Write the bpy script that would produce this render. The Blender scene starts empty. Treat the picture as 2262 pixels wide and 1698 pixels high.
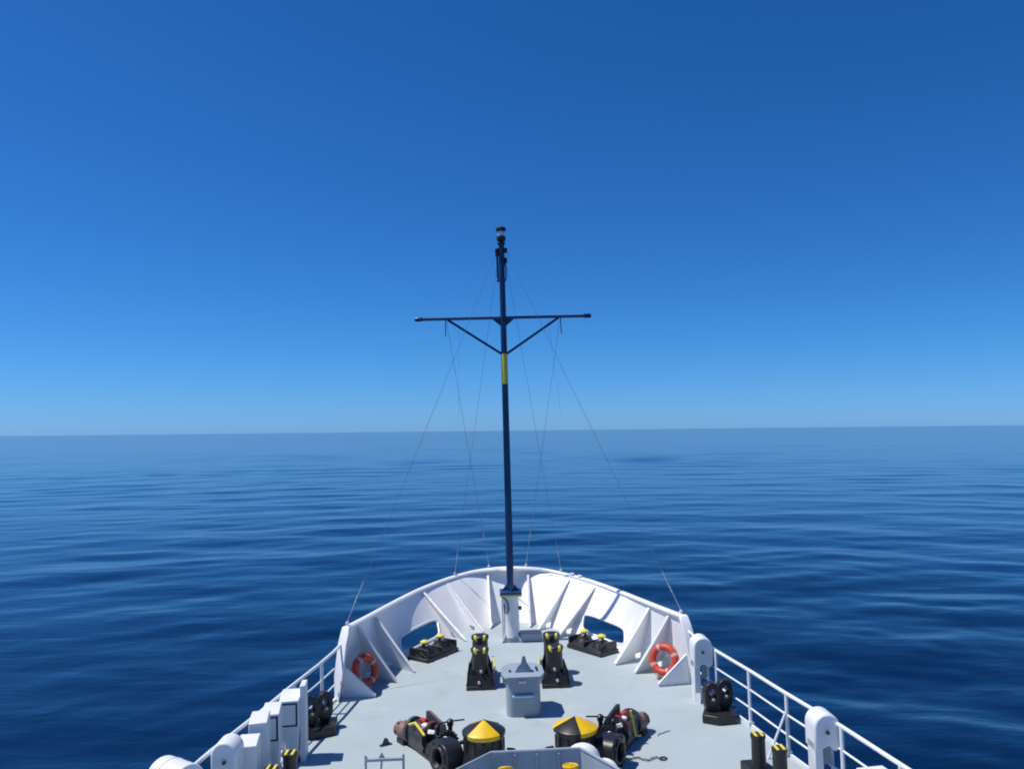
import bpy, bmesh, math, random
import numpy as np
from mathutils import Vector, Matrix
random.seed(7)
PI = math.pi
SC = bpy.context.scene
COL = SC.collection

# ------------------------------------------------------------------ camera
HEEL = Matrix.Rotation(-0.0163, 4, 'Y')          # the ship heels a little to port
def make_camera():
    cx, yaw, roll, pitch, f = -0.5596, -0.032836, 0.027166, math.atan(100.4 / 1767.0), 1767.0
    fw = Vector((-math.sin(yaw) * math.cos(pitch), math.cos(yaw) * math.cos(pitch), math.sin(pitch)))
    r0 = fw.cross(Vector((0, 0, 1))).normalized(); u0 = r0.cross(fw)
    r = r0 * math.cos(roll) - u0 * math.sin(roll)
    u = u0 * math.cos(roll) + r0 * math.sin(roll)
    m = Matrix((r, u, -fw)).transposed().to_4x4()
    m.translation = Vector((cx, 0, 6.0))
    cd = bpy.data.cameras.new('camera'); c = bpy.data.objects.new('camera', cd); COL.objects.link(c)
    cd.sensor_width = 36.0; cd.lens = 36.0 * f / 2262.0
    cd.clip_start = 0.1; cd.clip_end = 100000
    c.matrix_world = HEEL @ m
    SC.camera = c
make_camera()

# ------------------------------------------------------------------ sky, sun, exposure
SUN_EL = math.radians(63)
SH = Vector((-0.999, 0.04, 0)).normalized()      # horizontal direction towards the sun
SUN_DIR = Vector((SH.x * math.cos(SUN_EL), SH.y * math.cos(SUN_EL), math.sin(SUN_EL)))
w = bpy.data.worlds.new('World'); SC.world = w; w.use_nodes = True
nt = w.node_tree; nt.nodes.clear()
out = nt.nodes.new('ShaderNodeOutputWorld'); bg = nt.nodes.new('ShaderNodeBackground')
sky = nt.nodes.new('ShaderNodeTexSky'); sky.sky_type = 'NISHITA'; sky.sun_disc = False
sky.sun_elevation = SUN_EL
sky.sun_rotation = math.atan2(SH.x, SH.y)
sky.altitude = 0; sky.air_density = 0.9; sky.dust_density = 0.15; sky.ozone_density = 3.0
SKY_G = (1.42, 1.08, 1.0); SKY_A = (0.335, 0.645, 1.04)     # per channel response, a deeper polarised blue
sep = nt.nodes.new('ShaderNodeSeparateColor'); com = nt.nodes.new('ShaderNodeCombineColor')
nt.links.new(sky.outputs[0], sep.inputs[0])
for i in range(3):
    a = nt.nodes.new('ShaderNodeMath'); a.operation = 'MULTIPLY'; a.inputs[1].default_value = 0.1
    b = nt.nodes.new('ShaderNodeMath'); b.operation = 'POWER'; b.inputs[1].default_value = SKY_G[i]
    c = nt.nodes.new('ShaderNodeMath'); c.operation = 'MULTIPLY'; c.inputs[1].default_value = SKY_A[i] * 10
    nt.links.new(sep.outputs[i], a.inputs[0]); nt.links.new(a.outputs[0], b.inputs[0])
    nt.links.new(b.outputs[0], c.inputs[0]); nt.links.new(c.outputs[0], com.inputs[i])
    if i == 0: red = c
    if i == 2:
        d = nt.nodes.new('ShaderNodeMath'); d.operation = 'ADD'; nt.links.new(c.outputs[0], d.inputs[0]); nt.links.new(red.outputs[0], d.inputs[1]); nt.links.new(d.outputs[0], com.inputs[2])
nt.links.new(com.outputs[0], bg.inputs[0]); bg.inputs[1].default_value = 0.1
nt.links.new(bg.outputs[0], out.inputs[0])
ld = bpy.data.lights.new('sun', 'SUN'); ld.energy = 4.6; ld.angle = math.radians(0.53); ld.color = (1.0, 0.95, 0.87)
lo = bpy.data.objects.new('sun', ld); COL.objects.link(lo)
lo.rotation_euler = SUN_DIR.to_track_quat('Z', 'Y').to_euler()
SC.view_settings.view_transform = 'Standard'; SC.view_settings.look = 'None'
SC.view_settings.exposure = 0.0; SC.view_settings.gamma = 1.0
SC.view_settings.use_curve_mapping = False
SC.cycles.filter_width = 1.9

# ------------------------------------------------------------------ materials
def mat(name, col, rough=0.5, var=0.12, scale=3.0, dirt=None, dirt_amt=0.5, dirt_scale=2.0, metal=0.0, bump=0.0, bump_scale=40, coat=0.0, streak=False):
    m = bpy.data.materials.new(name); m.use_nodes = True
    n = m.node_tree.nodes; l = m.node_tree.links; p = n['Principled BSDF']
    p.inputs['Roughness'].default_value = rough; p.inputs['Metallic'].default_value = metal
    if coat: p.inputs['Coat Weight'].default_value = coat
    tc = n.new('ShaderNodeTexCoord')
    no = n.new('ShaderNodeTexNoise'); no.inputs['Scale'].default_value = scale; no.inputs['Detail'].default_value = 6
    l.new(tc.outputs['Object'], no.inputs['Vector'])
    mr = n.new('ShaderNodeMapRange'); mr.inputs['From Min'].default_value = 0.3; mr.inputs['From Max'].default_value = 0.7
    mr.inputs['To Min'].default_value = 1 - var; mr.inputs['To Max'].default_value = 1 + var
    l.new(no.outputs['Fac'], mr.inputs['Value'])
    mx = n.new('ShaderNodeMix'); mx.data_type = 'RGBA'; mx.blend_type = 'MULTIPLY'; mx.inputs['Factor'].default_value = 1
    mx.inputs['A'].default_value = (*col, 1); l.new(mr.outputs['Result'], mx.inputs['B'])
    colout = mx.outputs['Result']
    if dirt:
        n2 = n.new('ShaderNodeTexNoise'); n2.inputs['Scale'].default_value = dirt_scale; n2.inputs['Detail'].default_value = 9
        n2.inputs['Roughness'].default_value = 0.65
        if streak:
            mp = n.new('ShaderNodeMapping'); mp.inputs['Scale'].default_value = (3.5, 3.5, 0.35)
            l.new(tc.outputs['Object'], mp.inputs['Vector']); l.new(mp.outputs[0], n2.inputs['Vector'])
        else:
            l.new(tc.outputs['Object'], n2.inputs['Vector'])
        m2 = n.new('ShaderNodeMapRange'); m2.inputs['From Min'].default_value = 0.56; m2.inputs['From Max'].default_value = 0.72
        m2.inputs['To Max'].default_value = dirt_amt; l.new(n2.outputs['Fac'], m2.inputs['Value'])
        x2 = n.new('ShaderNodeMix'); x2.data_type = 'RGBA'; l.new(m2.outputs['Result'], x2.inputs['Factor'])
        l.new(colout, x2.inputs['A']); x2.inputs['B'].default_value = (*dirt, 1); colout = x2.outputs['Result']
    l.new(colout, p.inputs['Base Color'])
    if bump:
        n3 = n.new('ShaderNodeTexNoise'); n3.inputs['Scale'].default_value = bump_scale; n3.inputs['Detail'].default_value = 4
        l.new(tc.outputs['Object'], n3.inputs['Vector'])
        bp = n.new('ShaderNodeBump'); bp.inputs['Strength'].default_value = bump; bp.inputs['Distance'].default_value = 0.01
        l.new(n3.outputs['Fac'], bp.inputs['Height']); l.new(bp.outputs[0], p.inputs['Normal'])
    return m
WHITE = mat('white_paint', (0.82, 0.82, 0.82), 0.42, 0.03, 2.0, (0.50, 0.42, 0.34), 0.16, 2.2, streak=True, bump=0.15, bump_scale=9)
WHITE2 = mat('white_enamel', (0.74, 0.75, 0.77), 0.38, 0.04, 5.0, (0.40, 0.36, 0.32), 0.22, 4.0, streak=True, bump=0.1, bump_scale=20)
DECK = mat('deck_paint', (0.385, 0.45, 0.47), 0.6, 0.05, 0.8, (0.31, 0.35, 0.35), 0.5, 1.3, bump=0.25, bump_scale=60)
def rust_spots(m, col, scale, lo, amt):
    n = m.node_tree.nodes; l = m.node_tree.links; p = n['Principled BSDF']; src = p.inputs['Base Color'].links[0].from_socket
    tc = n.new('ShaderNodeTexCoord'); no = n.new('ShaderNodeTexNoise'); no.inputs['Scale'].default_value = scale; no.inputs['Detail'].default_value = 12; no.inputs['Roughness'].default_value = .75
    l.new(tc.outputs['Object'], no.inputs['Vector']); mr = n.new('ShaderNodeMapRange'); mr.inputs['From Min'].default_value = lo; mr.inputs['From Max'].default_value = lo + .05; mr.inputs['To Max'].default_value = amt
    l.new(no.outputs['Fac'], mr.inputs['Value']); mx = n.new('ShaderNodeMix'); mx.data_type = 'RGBA'; l.new(mr.outputs['Result'], mx.inputs['Factor']); l.new(src, mx.inputs['A'])
    mx.inputs['B'].default_value = (*col, 1); l.new(mx.outputs['Result'], p.inputs['Base Color'])
rust_spots(DECK, (0.24, 0.18, 0.14), 1.7, 0.665, 0.55)
rust_spots(DECK, (0.45, 0.50, 0.51), 0.45, 0.55, 0.5)
rust_spots(WHITE, (0.42, 0.26, 0.16), 3.1, 0.70, 0.5)
GREY = mat('grey_paint', (0.30, 0.36, 0.42), 0.5, 0.06, 4.0, (0.18, 0.20, 0.22), 0.4, 5.0, bump=0.1)
BLACK = mat('black_paint', (0.016, 0.016, 0.017), 0.42, 0.3, 7.0, (0.10, 0.085, 0.075), 0.35, 6.0, bump=0.2, bump_scale=25)
DARKG = mat('dark_grey_paint', (0.06, 0.062, 0.068), 0.5, 0.15, 6.0, (0.12, 0.10, 0.09), 0.4, 5.0, bump=0.2, bump_scale=25)
STEEL = mat('greasy_steel', (0.07, 0.068, 0.07), 0.38, 0.3, 9.0, (0.16, 0.13, 0.11), 0.6, 8.0, metal=0.6, bump=0.25, bump_scale=25)
YELLOW = mat('yellow_paint', (0.80, 0.50, 0.008), 0.42, 0.07, 6.0, (0.35, 0.20, 0.03), 0.35, 9.0)
YELLOW2 = mat('pale_yellow_paint', (0.72, 0.62, 0.06), 0.45, 0.07, 9.0, (0.3, 0.22, 0.06), 0.4, 14.0)
NAVY = mat('navy_mast_paint', (0.006, 0.030, 0.105), 0.32, 0.15, 3.0)
BLUE = mat('blue_plate_paint', (0.010, 0.075, 0.20), 0.35, 0.12, 6.0)
ORANGE = mat('orange_ring', (0.58, 0.062, 0.03), 0.5, 0.08, 9.0, (0.45, 0.14, 0.06), 0.4, 12)
TAPE = mat('reflective_tape', (0.70, 0.66, 0.55), 0.35, 0.06, 12)
TAPE2 = mat('worn_ring_tape', (0.62, 0.42, 0.34), 0.5, 0.12, 12, (0.5, 0.16, 0.1), 0.6, 16)
RED = mat('red_paint', (0.50, 0.03, 0.035), 0.45, 0.15, 9)
BROWN = mat('brown_primer', (0.21, 0.125, 0.10), 0.6, 0.2, 9, (0.06, 0.04, 0.035), 0.6, 7)
WIRE = mat('wire_rope', (0.12, 0.14, 0.18), 0.6, 0.2, 20)
WIREL = mat('light_wire_rope', (0.42, 0.46, 0.52), 0.5, 0.2, 20)
HULLM = mat('hull_paint', (0.72, 0.73, 0.75), 0.4, 0.04, 1.0, (0.35, 0.25, 0.18), 0.3, 0.8, streak=True)
BOOT = mat('boot_topping', (0.02, 0.05, 0.14), 0.5, 0.1, 1.0)
RUBBER = mat('black_rubber', (0.02, 0.021, 0.023), 0.7, 0.2, 10)
CANVAS = mat('white_canvas', (0.76, 0.76, 0.76), 0.8, 0.04, 6, bump=0.5, bump_scale=7)
GLASSM = mat('lantern_glass', (0.75, 0.8, 0.85), 0.12, 0.03, 6)
PALEBL = mat('pale_blue_plate', (0.50, 0.66, 0.76), 0.4, 0.05, 6)

# ------------------------------------------------------------------ mesh helpers
class MB:
    def __init__(s): s.bm = bmesh.new()
    def poly(s, pts): 
        return s.bm.faces.new([s.bm.verts.new(p) for p in pts])
    def box(s, c, d, rz=0, rx=0, ry=0, taper=1.0):
        M = Matrix.Translation(c) @ Matrix.Rotation(rz, 4, 'Z') @ Matrix.Rotation(ry, 4, 'Y') @ Matrix.Rotation(rx, 4, 'X')
        v = []
        for z in (-.5, .5):
            t = taper if z > 0 else 1
            for x, y in ((-.5, -.5), (.5, -.5), (.5, .5), (-.5, .5)):
                v.append(s.bm.verts.new(M @ Vector((x * d[0] * t, y * d[1] * t, z * d[2]))))
        for q in ((3, 2, 1, 0), (4, 5, 6, 7), (0, 1, 5, 4), (1, 2, 6, 5), (2, 3, 7, 6), (3, 0, 4, 7)):
            s.bm.faces.new([v[i] for i in q])
    def prism(s, outline, vec):
        """closed outline (3-D points) pushed along vec"""
        vec = Vector(vec); a = [s.bm.verts.new(Vector(p)) for p in outline]; b = [s.bm.verts.new(Vector(p) + vec) for p in outline]
        n = len(a)
        f1 = s.bm.faces.new(a[::-1]); f2 = s.bm.faces.new(b)
        for i in range(n): s.bm.faces.new((a[i], a[(i + 1) % n], b[(i + 1) % n], b[i]))
    def ring_prism(s, outer, inner, vec):
        """plate with a hole: outer and inner have the same count"""
        vec = Vector(vec); n = len(outer)
        A = [[s.bm.verts.new(Vector(p) + o) for p in L] for o in (Vector(), vec) for L in (outer, inner)]
        o0, i0, o1, i1 = A
        for i in range(n):
            j = (i + 1) % n
            s.bm.faces.new((o0[j], o0[i], i0[i], i0[j])); s.bm.faces.new((o1[i], o1[j], i1[j], i1[i]))
            s.bm.faces.new((o0[i], o0[j], o1[j], o1[i])); s.bm.faces.new((i0[j], i0[i], i1[i], i1[j]))
    def lathe(s, prof, c=(0, 0, 0), axis=(0, 0, 1), n=28, a0=0, a1=2 * PI, cap=True):
        ax = Vector(axis).normalized(); q = ax.to_track_quat('Z', 'Y'); M = Matrix.Translation(c) @ q.to_matrix().to_4x4()
        full = abs(a1 - a0 - 2 * PI) < 1e-6; m = n if full else n + 1
        rings = []
        for r, z in prof:
            if r < 1e-6: rings.append([s.bm.verts.new(M @ Vector((0, 0, z)))]); continue
            rings.append([s.bm.verts.new(M @ Vector((r * math.cos(a0 + (a1 - a0) * i / n), r * math.sin(a0 + (a1 - a0) * i / n), z))) for i in range(m)])
        for A, B in zip(rings, rings[1:]):
            for i in range(n):
                j = (i + 1) % m
                f = [A[i % len(A)], A[j % len(A)], B[j % len(B)], B[i % len(B)]]
                f = [x for k, x in enumerate(f) if x not in f[:k]]
                if len(f) > 2: s.bm.faces.new(f)
        if cap and full:
            if len(rings[0]) > 1: s.bm.faces.new(rings[0][::-1])
            if len(rings[-1]) > 1: s.bm.faces.new(rings[-1])
    def cyl(s, a, b, r, r2=None, n=16):
        a = Vector(a); b = Vector(b); L = (b - a).length
        s.lathe([(r, 0), (r if r2 is None else r2, L)], a, b - a, n)
    def tube(s, pts, r, n=8, closed=False):
        pts = [Vector(p) for p in pts]; N = len(pts); rings = []
        up = Vector((0, 0, 1)); prev = None
        for i, p in enumerate(pts):
            if closed: t = pts[(i + 1) % N] - pts[i - 1]
            else: t = pts[min(i + 1, N - 1)] - pts[max(i - 1, 0)]
            t.normalize()
            if prev is None:
                x = t.cross(up)
                if x.length < .05: x = t.cross(Vector((1, 0, 0)))
            else: x = prev - t * prev.dot(t)
            x.normalize(); prev = x; y = t.cross(x)
            rings.append([s.bm.verts.new(p + x * r * math.cos(2 * PI * k / n) + y * r * math.sin(2 * PI * k / n)) for k in range(n)])
        for i in range(N if closed else N - 1):
            A = rings[i]; B = rings[(i + 1) % N]
            for k in range(n): s.bm.faces.new((A[k], A[(k + 1) % n], B[(k + 1) % n], B[k]))
        if not closed: s.bm.faces.new(rings[0][::-1]); s.bm.faces.new(rings[-1])
    def torus(s, c, axis, R, r, n=40, k=14, a0=0, a1=2 * PI, sy=1.0):
        ax = Vector(axis).normalized(); q = ax.to_track_quat('Z', 'Y').to_matrix()
        full = abs(a1 - a0 - 2 * PI) < 1e-6; m = n if full else n + 1
        pts = [Vector(c) + q @ Vector((R * math.cos(a0 + (a1 - a0) * i / n), R * sy * math.sin(a0 + (a1 - a0) * i / n), 0)) for i in range(m)]
        s.tube(pts, r, k, full)
    def sphere(s, c, r, sc=(1, 1, 1), n=20, m=12, zmin=-1):
        prof = []
        for i in range(m + 1):
            t = -PI / 2 + PI * i / m
            if math.sin(t) >= zmin - 1e-6: prof.append((r * math.cos(t), r * math.sin(t)))
        b0 = len(s.bm.verts); s.lathe(prof, (0, 0, 0), (0, 0, 1), n); s.bm.verts.ensure_lookup_table()
        for v in list(s.bm.verts)[b0:]: v.co = Vector((v.co.x * sc[0] + c[0], v.co.y * sc[1] + c[1], v.co.z * sc[2] + c[2]))
    def build(s, name, m, parent=None, bevel=0.0, smooth=38, mtx=None):
        if mtx is not None: bmesh.ops.transform(s.bm, matrix=mtx, verts=s.bm.verts)
        bmesh.ops.recalc_face_normals(s.bm, faces=s.bm.faces)
        me = bpy.data.meshes.new(name); s.bm.to_mesh(me); s.bm.free()
        me.polygons.foreach_set('use_smooth', [True] * len(me.polygons))
        me.set_sharp_from_angle(angle=math.radians(smooth))
        me.materials.append(m)
        o = bpy.data.objects.new(name, me); COL.objects.link(o)
        if parent is not None: o.parent = parent
        if bevel:
            bv = o.modifiers.new('bevel', 'BEVEL'); bv.width = bevel; bv.segments = 2; bv.limit_method = 'ANGLE'; bv.angle_limit = math.radians(40)
        return o
def thing(name, label, cat, loc=(0, 0, 0), rz=0, group=None, parent=None):
    o = bpy.data.objects.new(name, None); COL.objects.link(o); o.empty_display_size = 0.2
    o.location = loc; o.rotation_euler = (0, 0, rz); o['label'] = label; o['category'] = cat
    if group: o['group'] = group
    return o
def kids(o): return [c for c in COL.objects if c.parent == o]
def copy_tree(o, parent=None):
    c = o.copy(); COL.objects.link(c); c.parent = parent
    for ch in kids(o): copy_tree(ch, c)
    return c
def dup(o, loc, rz, label, mirror=False):
    c = copy_tree(o); c.location = loc; c.rotation_euler = (0, 0, rz); c['label'] = label
    if mirror: c.scale = (-1, 1, 1)
    return c

# ------------------------------------------------------------------ sea
SEA = -5.0
def build_sea():
    rings = [0.0]; r = 4.0
    while r < 60000:
        rings.append(r); r *= (1.0072 if r < 900 else (1.02 if r < 5000 else 1.12))
    R = np.array(rings[1:]); NA = 1050; NR = len(R)
    th = np.linspace(0, 2 * PI, NA, endpoint=False)
    rr, tt = np.meshgrid(R, th, indexing='ij')
    X = rr * np.sin(tt); Y = rr * np.cos(tt) ; Z = np.zeros_like(X)
    cell = np.maximum(rr * 0.0072, rr * 2 * PI / NA) * 1.0
    cell = np.where(rr > 900, rr * 0.02, cell)
    rs = np.random.RandomState(11)
    waves = []
    for k in range(130):
        lam = 1.5 * (24 / 1.5) ** rs.rand()
        off = rs.normal(0, 75, 2) + np.array([10, -70]); st = 0.0059 * (0.5 + 1.0 * rs.rand()) * (0.55 if lam > 11 else 1.0)
        waves.append((lam, off, st, rs.rand() * 2 * PI))
    for lam, off, st, ph in waves:
        k = 2 * PI / lam; amp = st / k
        d = np.sqrt((X - off[0]) ** 2 + (Y - off[1]) ** 2 + 1)
        fade = np.clip((lam / cell - 2.5) / 4.0, 0, 1)
        Z += amp * fade * np.sin(k * d + ph + 0.8 * np.sin(X * 0.021 + ph * 3) + 0.8 * np.sin(Y * 0.017 + ph * 5))
    # patchy calm and ruffled areas
    patch = 0.75 + 0.45 * np.sin(X * 0.031 + 1.1 * np.sin(Y * 0.012)) * np.sin(Y * 0.02 + 0.9 * np.sin(X * 0.017) + 1.0)
    Z *= patch
    co = np.empty((NR * NA + 1, 3)); co[0] = (0, 0, SEA)
    co[1:, 0] = X.ravel(); co[1:, 1] = Y.ravel(); co[1:, 2] = Z.ravel() + SEA
    i = np.arange(NR - 1)[:, None]; j = np.arange(NA)[None, :]; j2 = (j + 1) % NA
    a = 1 + i * NA + j; b = 1 + (i + 1) * NA + j; c = 1 + (i + 1) * NA + j2; d = 1 + i * NA + j2
    quads = np.stack([a, d, c, b], -1).reshape(-1, 4)
    jj = np.arange(NA); tris = np.stack([np.zeros(NA, int), 1 + (jj + 1) % NA, 1 + jj], -1)
    me = bpy.data.meshes.new('sea')
    me.vertices.add(len(co)); me.vertices.foreach_set('co', co.ravel())
    nl = quads.size + tris.size; me.loops.add(nl)
    me.loops.foreach_set('vertex_index', np.concatenate([quads.ravel(), tris.ravel()]).astype(np.int32))
    npoly = len(quads) + len(tris); me.polygons.add(npoly)
    ls = np.concatenate([np.arange(len(quads)) * 4, quads.size + np.arange(len(tris)) * 3]).astype(np.int32)
    me.polygons.foreach_set('loop_start', ls)
    me.update(calc_edges=True); me.validate()
    me.polygons.foreach_set('use_smooth', [True] * len(me.polygons))
    m = bpy.data.materials.new('sea_water'); m.use_nodes = True
    n = m.node_tree.nodes; l = m.node_tree.links; p = n['Principled BSDF']
    p.inputs['Base Color'].default_value = (0.0008, 0.0105, 0.040, 1)
    p.inputs['Roughness'].default_value = 0.11; p.inputs['IOR'].default_value = 1.40
    ge = n.new('ShaderNodeNewGeometry')
    ln = n.new('ShaderNodeVectorMath'); ln.operation = 'LENGTH'; l.new(ge.outputs['Position'], ln.inputs[0])
    last = None
    for sc, stretch, dist, strength, near in ((0.075, 4.0, 2.2, 0.09, 5000), (0.35, 2.6, 0.5, 0.10, 900), (1.1, 2.2, 0.16, 0.14, 260), (3.6, 1.7, 0.05, 0.16, 90)):
        mp = n.new('ShaderNodeMapping'); mp.inputs['Scale'].default_value = (sc / stretch, sc, sc)
        mp.inputs['Rotation'].default_value = (0, 0, 0.22)
        l.new(ge.outputs['Position'], mp.inputs['Vector'])
        no = n.new('ShaderNodeTexNoise'); no.inputs['Scale'].default_value = 1; no.inputs['Detail'].default_value = 3
        no.inputs['Distortion'].default_value = 0.6
        l.new(mp.outputs[0], no.inputs['Vector'])
        f = n.new('ShaderNodeMapRange'); f.inputs['From Min'].default_value = near * 0.25; f.inputs['From Max'].default_value = near * 2.5
        f.inputs['To Min'].default_value = strength; f.inputs['To Max'].default_value = strength * 0.12
        l.new(ln.outputs['Value'], f.inputs['Value'])
        bp = n.new('ShaderNodeBump'); bp.inputs['Distance'].default_value = dist
        l.new(f.outputs['Result'], bp.inputs['Strength']); l.new(no.outputs['Fac'], bp.inputs['Height'])
        if last: l.new(last.outputs[0], bp.inputs['Normal'])
        last = bp
    l.new(last.outputs[0], p.inputs['Normal'])
    me.materials.append(m)
    o = bpy.data.objects.new('sea', me); COL.objects.link(o); o['kind'] = 'structure'
    return o
build_sea()

# ------------------------------------------------------------------ the ship: hull, deck, bulwark
ship = thing('ship', 'white ship foredeck with flared bulwark and pale grey deck, heading out to sea', 'ship')
ST = [((4.12, 18.8, 0), (3.98, 19.12, 1.48)), ((3.80, 19.9, 0), (3.71, 20.36, 1.42)), ((3.36, 20.95, 0), (3.44, 21.85, 1.335)),
      ((2.79, 21.86, 0), (3.11, 23.24, 1.29)), ((2.20, 23.0, 0), (2.61, 24.66, 1.29)), ((1.50, 24.2, 0), (1.94, 25.66, 1.355)),
      ((.88, 25.0, 0), (1.20, 26.22, 1.45)), ((.40, 25.35, 0), (.57, 26.42, 1.50)), ((0, 25.45, 0), (0, 26.45, 1.52))]
def catmull(P, u):
    n = len(P) - 1; i = min(int(u), n - 1); t = u - i
    p0, p1, p2, p3 = (Vector(P[max(0, min(n, i + k))]) for k in (-1, 0, 1, 2))
    if i == 0: p0 = p1 * 2 - p2
    if i == n - 1: p3 = Vector((-p1.x, p1.y, p1.z))
    return 0.5 * ((2 * p1) + (p2 - p0) * t + (2 * p0 - 5 * p1 + 4 * p2 - p3) * t * t + (3 * p1 - p0 - 3 * p2 + p3) * t ** 3)
BB = [a for a, b in ST]; TT = [b for a, b in ST]
def S(u, v, s=1, off=0.0):
    """point on the inner face of the bulwark; off > 0 pushes it outboard"""
    b = catmull(BB, u); t = catmull(TT, u)
    p = b.lerp(t, v)
    if off:
        e = 0.02; q = catmull(BB, min(8, u + e)) - catmull(BB, max(0, u - e)); nn = Vector((q.y, -q.x, 0)).normalized()
        if nn.x < 0: nn = -nn
        if nn.length < .5: nn = Vector((0, 1, 0))
        if u > 7.97: nn = Vector((0, 1, 0))
        p = p + nn * off
    return Vector((p.x * s, p.y, p.z))
def u_at_y(y):
    lo, hi = 0.0, 8.0
    for _ in range(40):
        m = (lo + hi) / 2
        if catmull(BB, m).y < y: lo = m
        else: hi = m
    return lo
UA, UB = 2.3, 5.2        # patch that holds the mooring port
TH = 0.035
def bulwark(s):
    mb = MB()
    def skin(off):
        def strip(u0, u1, nu, nv=6):
            g = [[mb.bm.verts.new(S(u0 + (u1 - u0) * i / nu, j / nv, s, off)) for j in range(nv + 1)] for i in range(nu + 1)]
            for i in range(nu):
                for j in range(nv): mb.bm.faces.new((g[i][j], g[i + 1][j], g[i + 1][j + 1], g[i][j + 1]))
        strip(0, UA, 18); strip(UB, 8, 24)
        # patch with a rounded port
        hu0, hu1, hv0, hv1 = 2.72, 4.30, 0.10, 0.40
        N = 96; uc, vc = (hu0 + hu1) / 2, (hv0 + hv1) / 2; au, av = (hu1 - hu0) / 2, (hv1 - hv0) / 2
        inner, outer = [], []
        for i in range(N):
            a = 2 * PI * i / N; c, q = math.cos(a), math.sin(a)
            e = 5.0; rr = (abs(c) ** e + abs(q) ** e) ** (-1 / e)
            inner.append((uc + au * rr * c * 1.0, vc + av * rr * q))
            du = UB - uc if c > 0 else uc - UA; dv = 1 - vc if q > 0 else vc
            # ray of the same angle in normalised space to the rectangle border
            k = min(du / max(1e-9, abs(au * c)), dv / max(1e-9, abs(av * q)))
            outer.append([uc + au * c * k, vc + av * q * k])
        for cu, cv in ((UA, 0), (UA, 1), (UB, 0), (UB, 1)):
            b = min(range(N), key=lambda i: ((outer[i][0] - cu) / 3) ** 2 + (outer[i][1] - cv) ** 2); outer[b] = [cu, cv]
        M = 7; g = []
        for i in range(N):
            g.append([mb.bm.verts.new(S(inner[i][0] + (outer[i][0] - inner[i][0]) * (j / M) ** 1.3, inner[i][1] + (outer[i][1] - inner[i][1]) * (j / M) ** 1.3, s, off)) for j in range(M + 1)])
        for i in range(N):
            for j in range(M): mb.bm.faces.new((g[i][j], g[(i + 1) % N][j], g[(i + 1) % N][j + 1], g[i][j + 1]))
        return [(x[0].co.copy()) for x in g]
    a = skin(0); b = skin(TH)
    for i in range(len(a)):
        j = (i + 1) % len(a); mb.poly((a[i], a[j], b[j], b[i]))
    o = mb.build('bulwark', WHITE, ship, smooth=50)
    rim = MB(); rim.tube([(p + q) / 2 for p, q in zip(a, b)], 0.035, 8, True); rim.build('mooring_port_rim', WHITE, ship)
bulwark(1); bulwark(-1)

def cap_rail():
    us = [8 * i / 60 for i in range(61)]
    L = [(S(u, 1, -1), S(u, 1, -1, 1)) for u in us] + [(S(u, 1, 1), S(u, 1, 1, 1)) for u in us[-2::-1]]
    mb = MB(); rings = []
    for k, (p, q) in enumerate(L):
        n = (q - p).normalized(); u = us[k] if k < 61 else us[120 - k]
        win = 0.06 + 0.46 * max(0, (u - 5.6) / 2.4) ** 1.3     # breasthook: the plate widens towards the stem
        wo = 0.07
        z = p.z
        prof = [(-win, z - 0.045), (-win - 0.012, z), (-win + 0.01, z + 0.03), (0, z + 0.045), (wo, z + 0.03), (wo + 0.02, z - 0.01), (wo, z - 0.06), (wo - 0.03, z - 0.05), (wo - 0.035, z - 0.015), (-win + 0.03, z - 0.015)]
        rings.append([mb.bm.verts.new(Vector((p.x + n.x * a, p.y + n.y * a, b))) for a, b in prof])
    m = len(rings[0])
    for A, B in zip(rings, rings[1:]):
        for i in range(m): mb.bm.faces.new((A[i], A[(i + 1) % m], B[(i + 1) % m], B[i]))
    mb.bm.faces.new(rings[0][::-1]); mb.bm.faces.new(rings[-1])
    mb.build('cap_rail', WHITE, ship)
cap_rail()

# side path of the low deck aft of the bulwark (half beam by y)
def hb(y):
    T = [(-12, 6.5), (0, 6.25), (6, 5.8), (9, 5.5), (11.4, 5.22), (13, 5.02), (14.8, 4.72), (16, 4.55), (17.6, 4.28), (18.8, 4.12)]
    for (a, b), (c, d) in zip(T, T[1:]):
        if y <= c: return b + (d - b) * (y - a) / (c - a)
    return 4.12
edge = [(hb(y), y) for y in [-12, -6, 0, 3, 6, 8, 10, 11.4, 12.2, 13, 14, 14.8, 16, 17, 17.6, 18.3]] + [(S(u, 0).x, S(u, 0).y) for u in [8 * i / 48 for i in range(49)]]
mb = MB()
pts = [(x + 0.02, y, 0) for x, y in edge[:16]] + [(x, y, 0) for x, y in edge[16:]]
full = pts + [(-x, y, z) for x, y, z in pts[-2::-1]]
mb.prism([(x, y, -0.05) for x, y, z in full], (0, 0, 0.05))
mb.build('deck', DECK, ship)
for s in (1, -1):   # white waterway strip along the deck edge
    mb = MB()
    for (x0, y0), (x1, y1) in zip(edge, edge[1:]):
        if y0 > 18.7: break
        a = [(s * (x0 - .02), y0, 0.0), (s * (x1 - .02), y1, 0.0), (s * (x1 + .03), y1, 0.0), (s * (x0 + .03), y0, 0.0)]
        mb.prism([(p[0], p[1], -.02) for p in a], (0, 0, .07))
    mb.build('deck_edge_coaming', WHITE2, ship)
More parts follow.
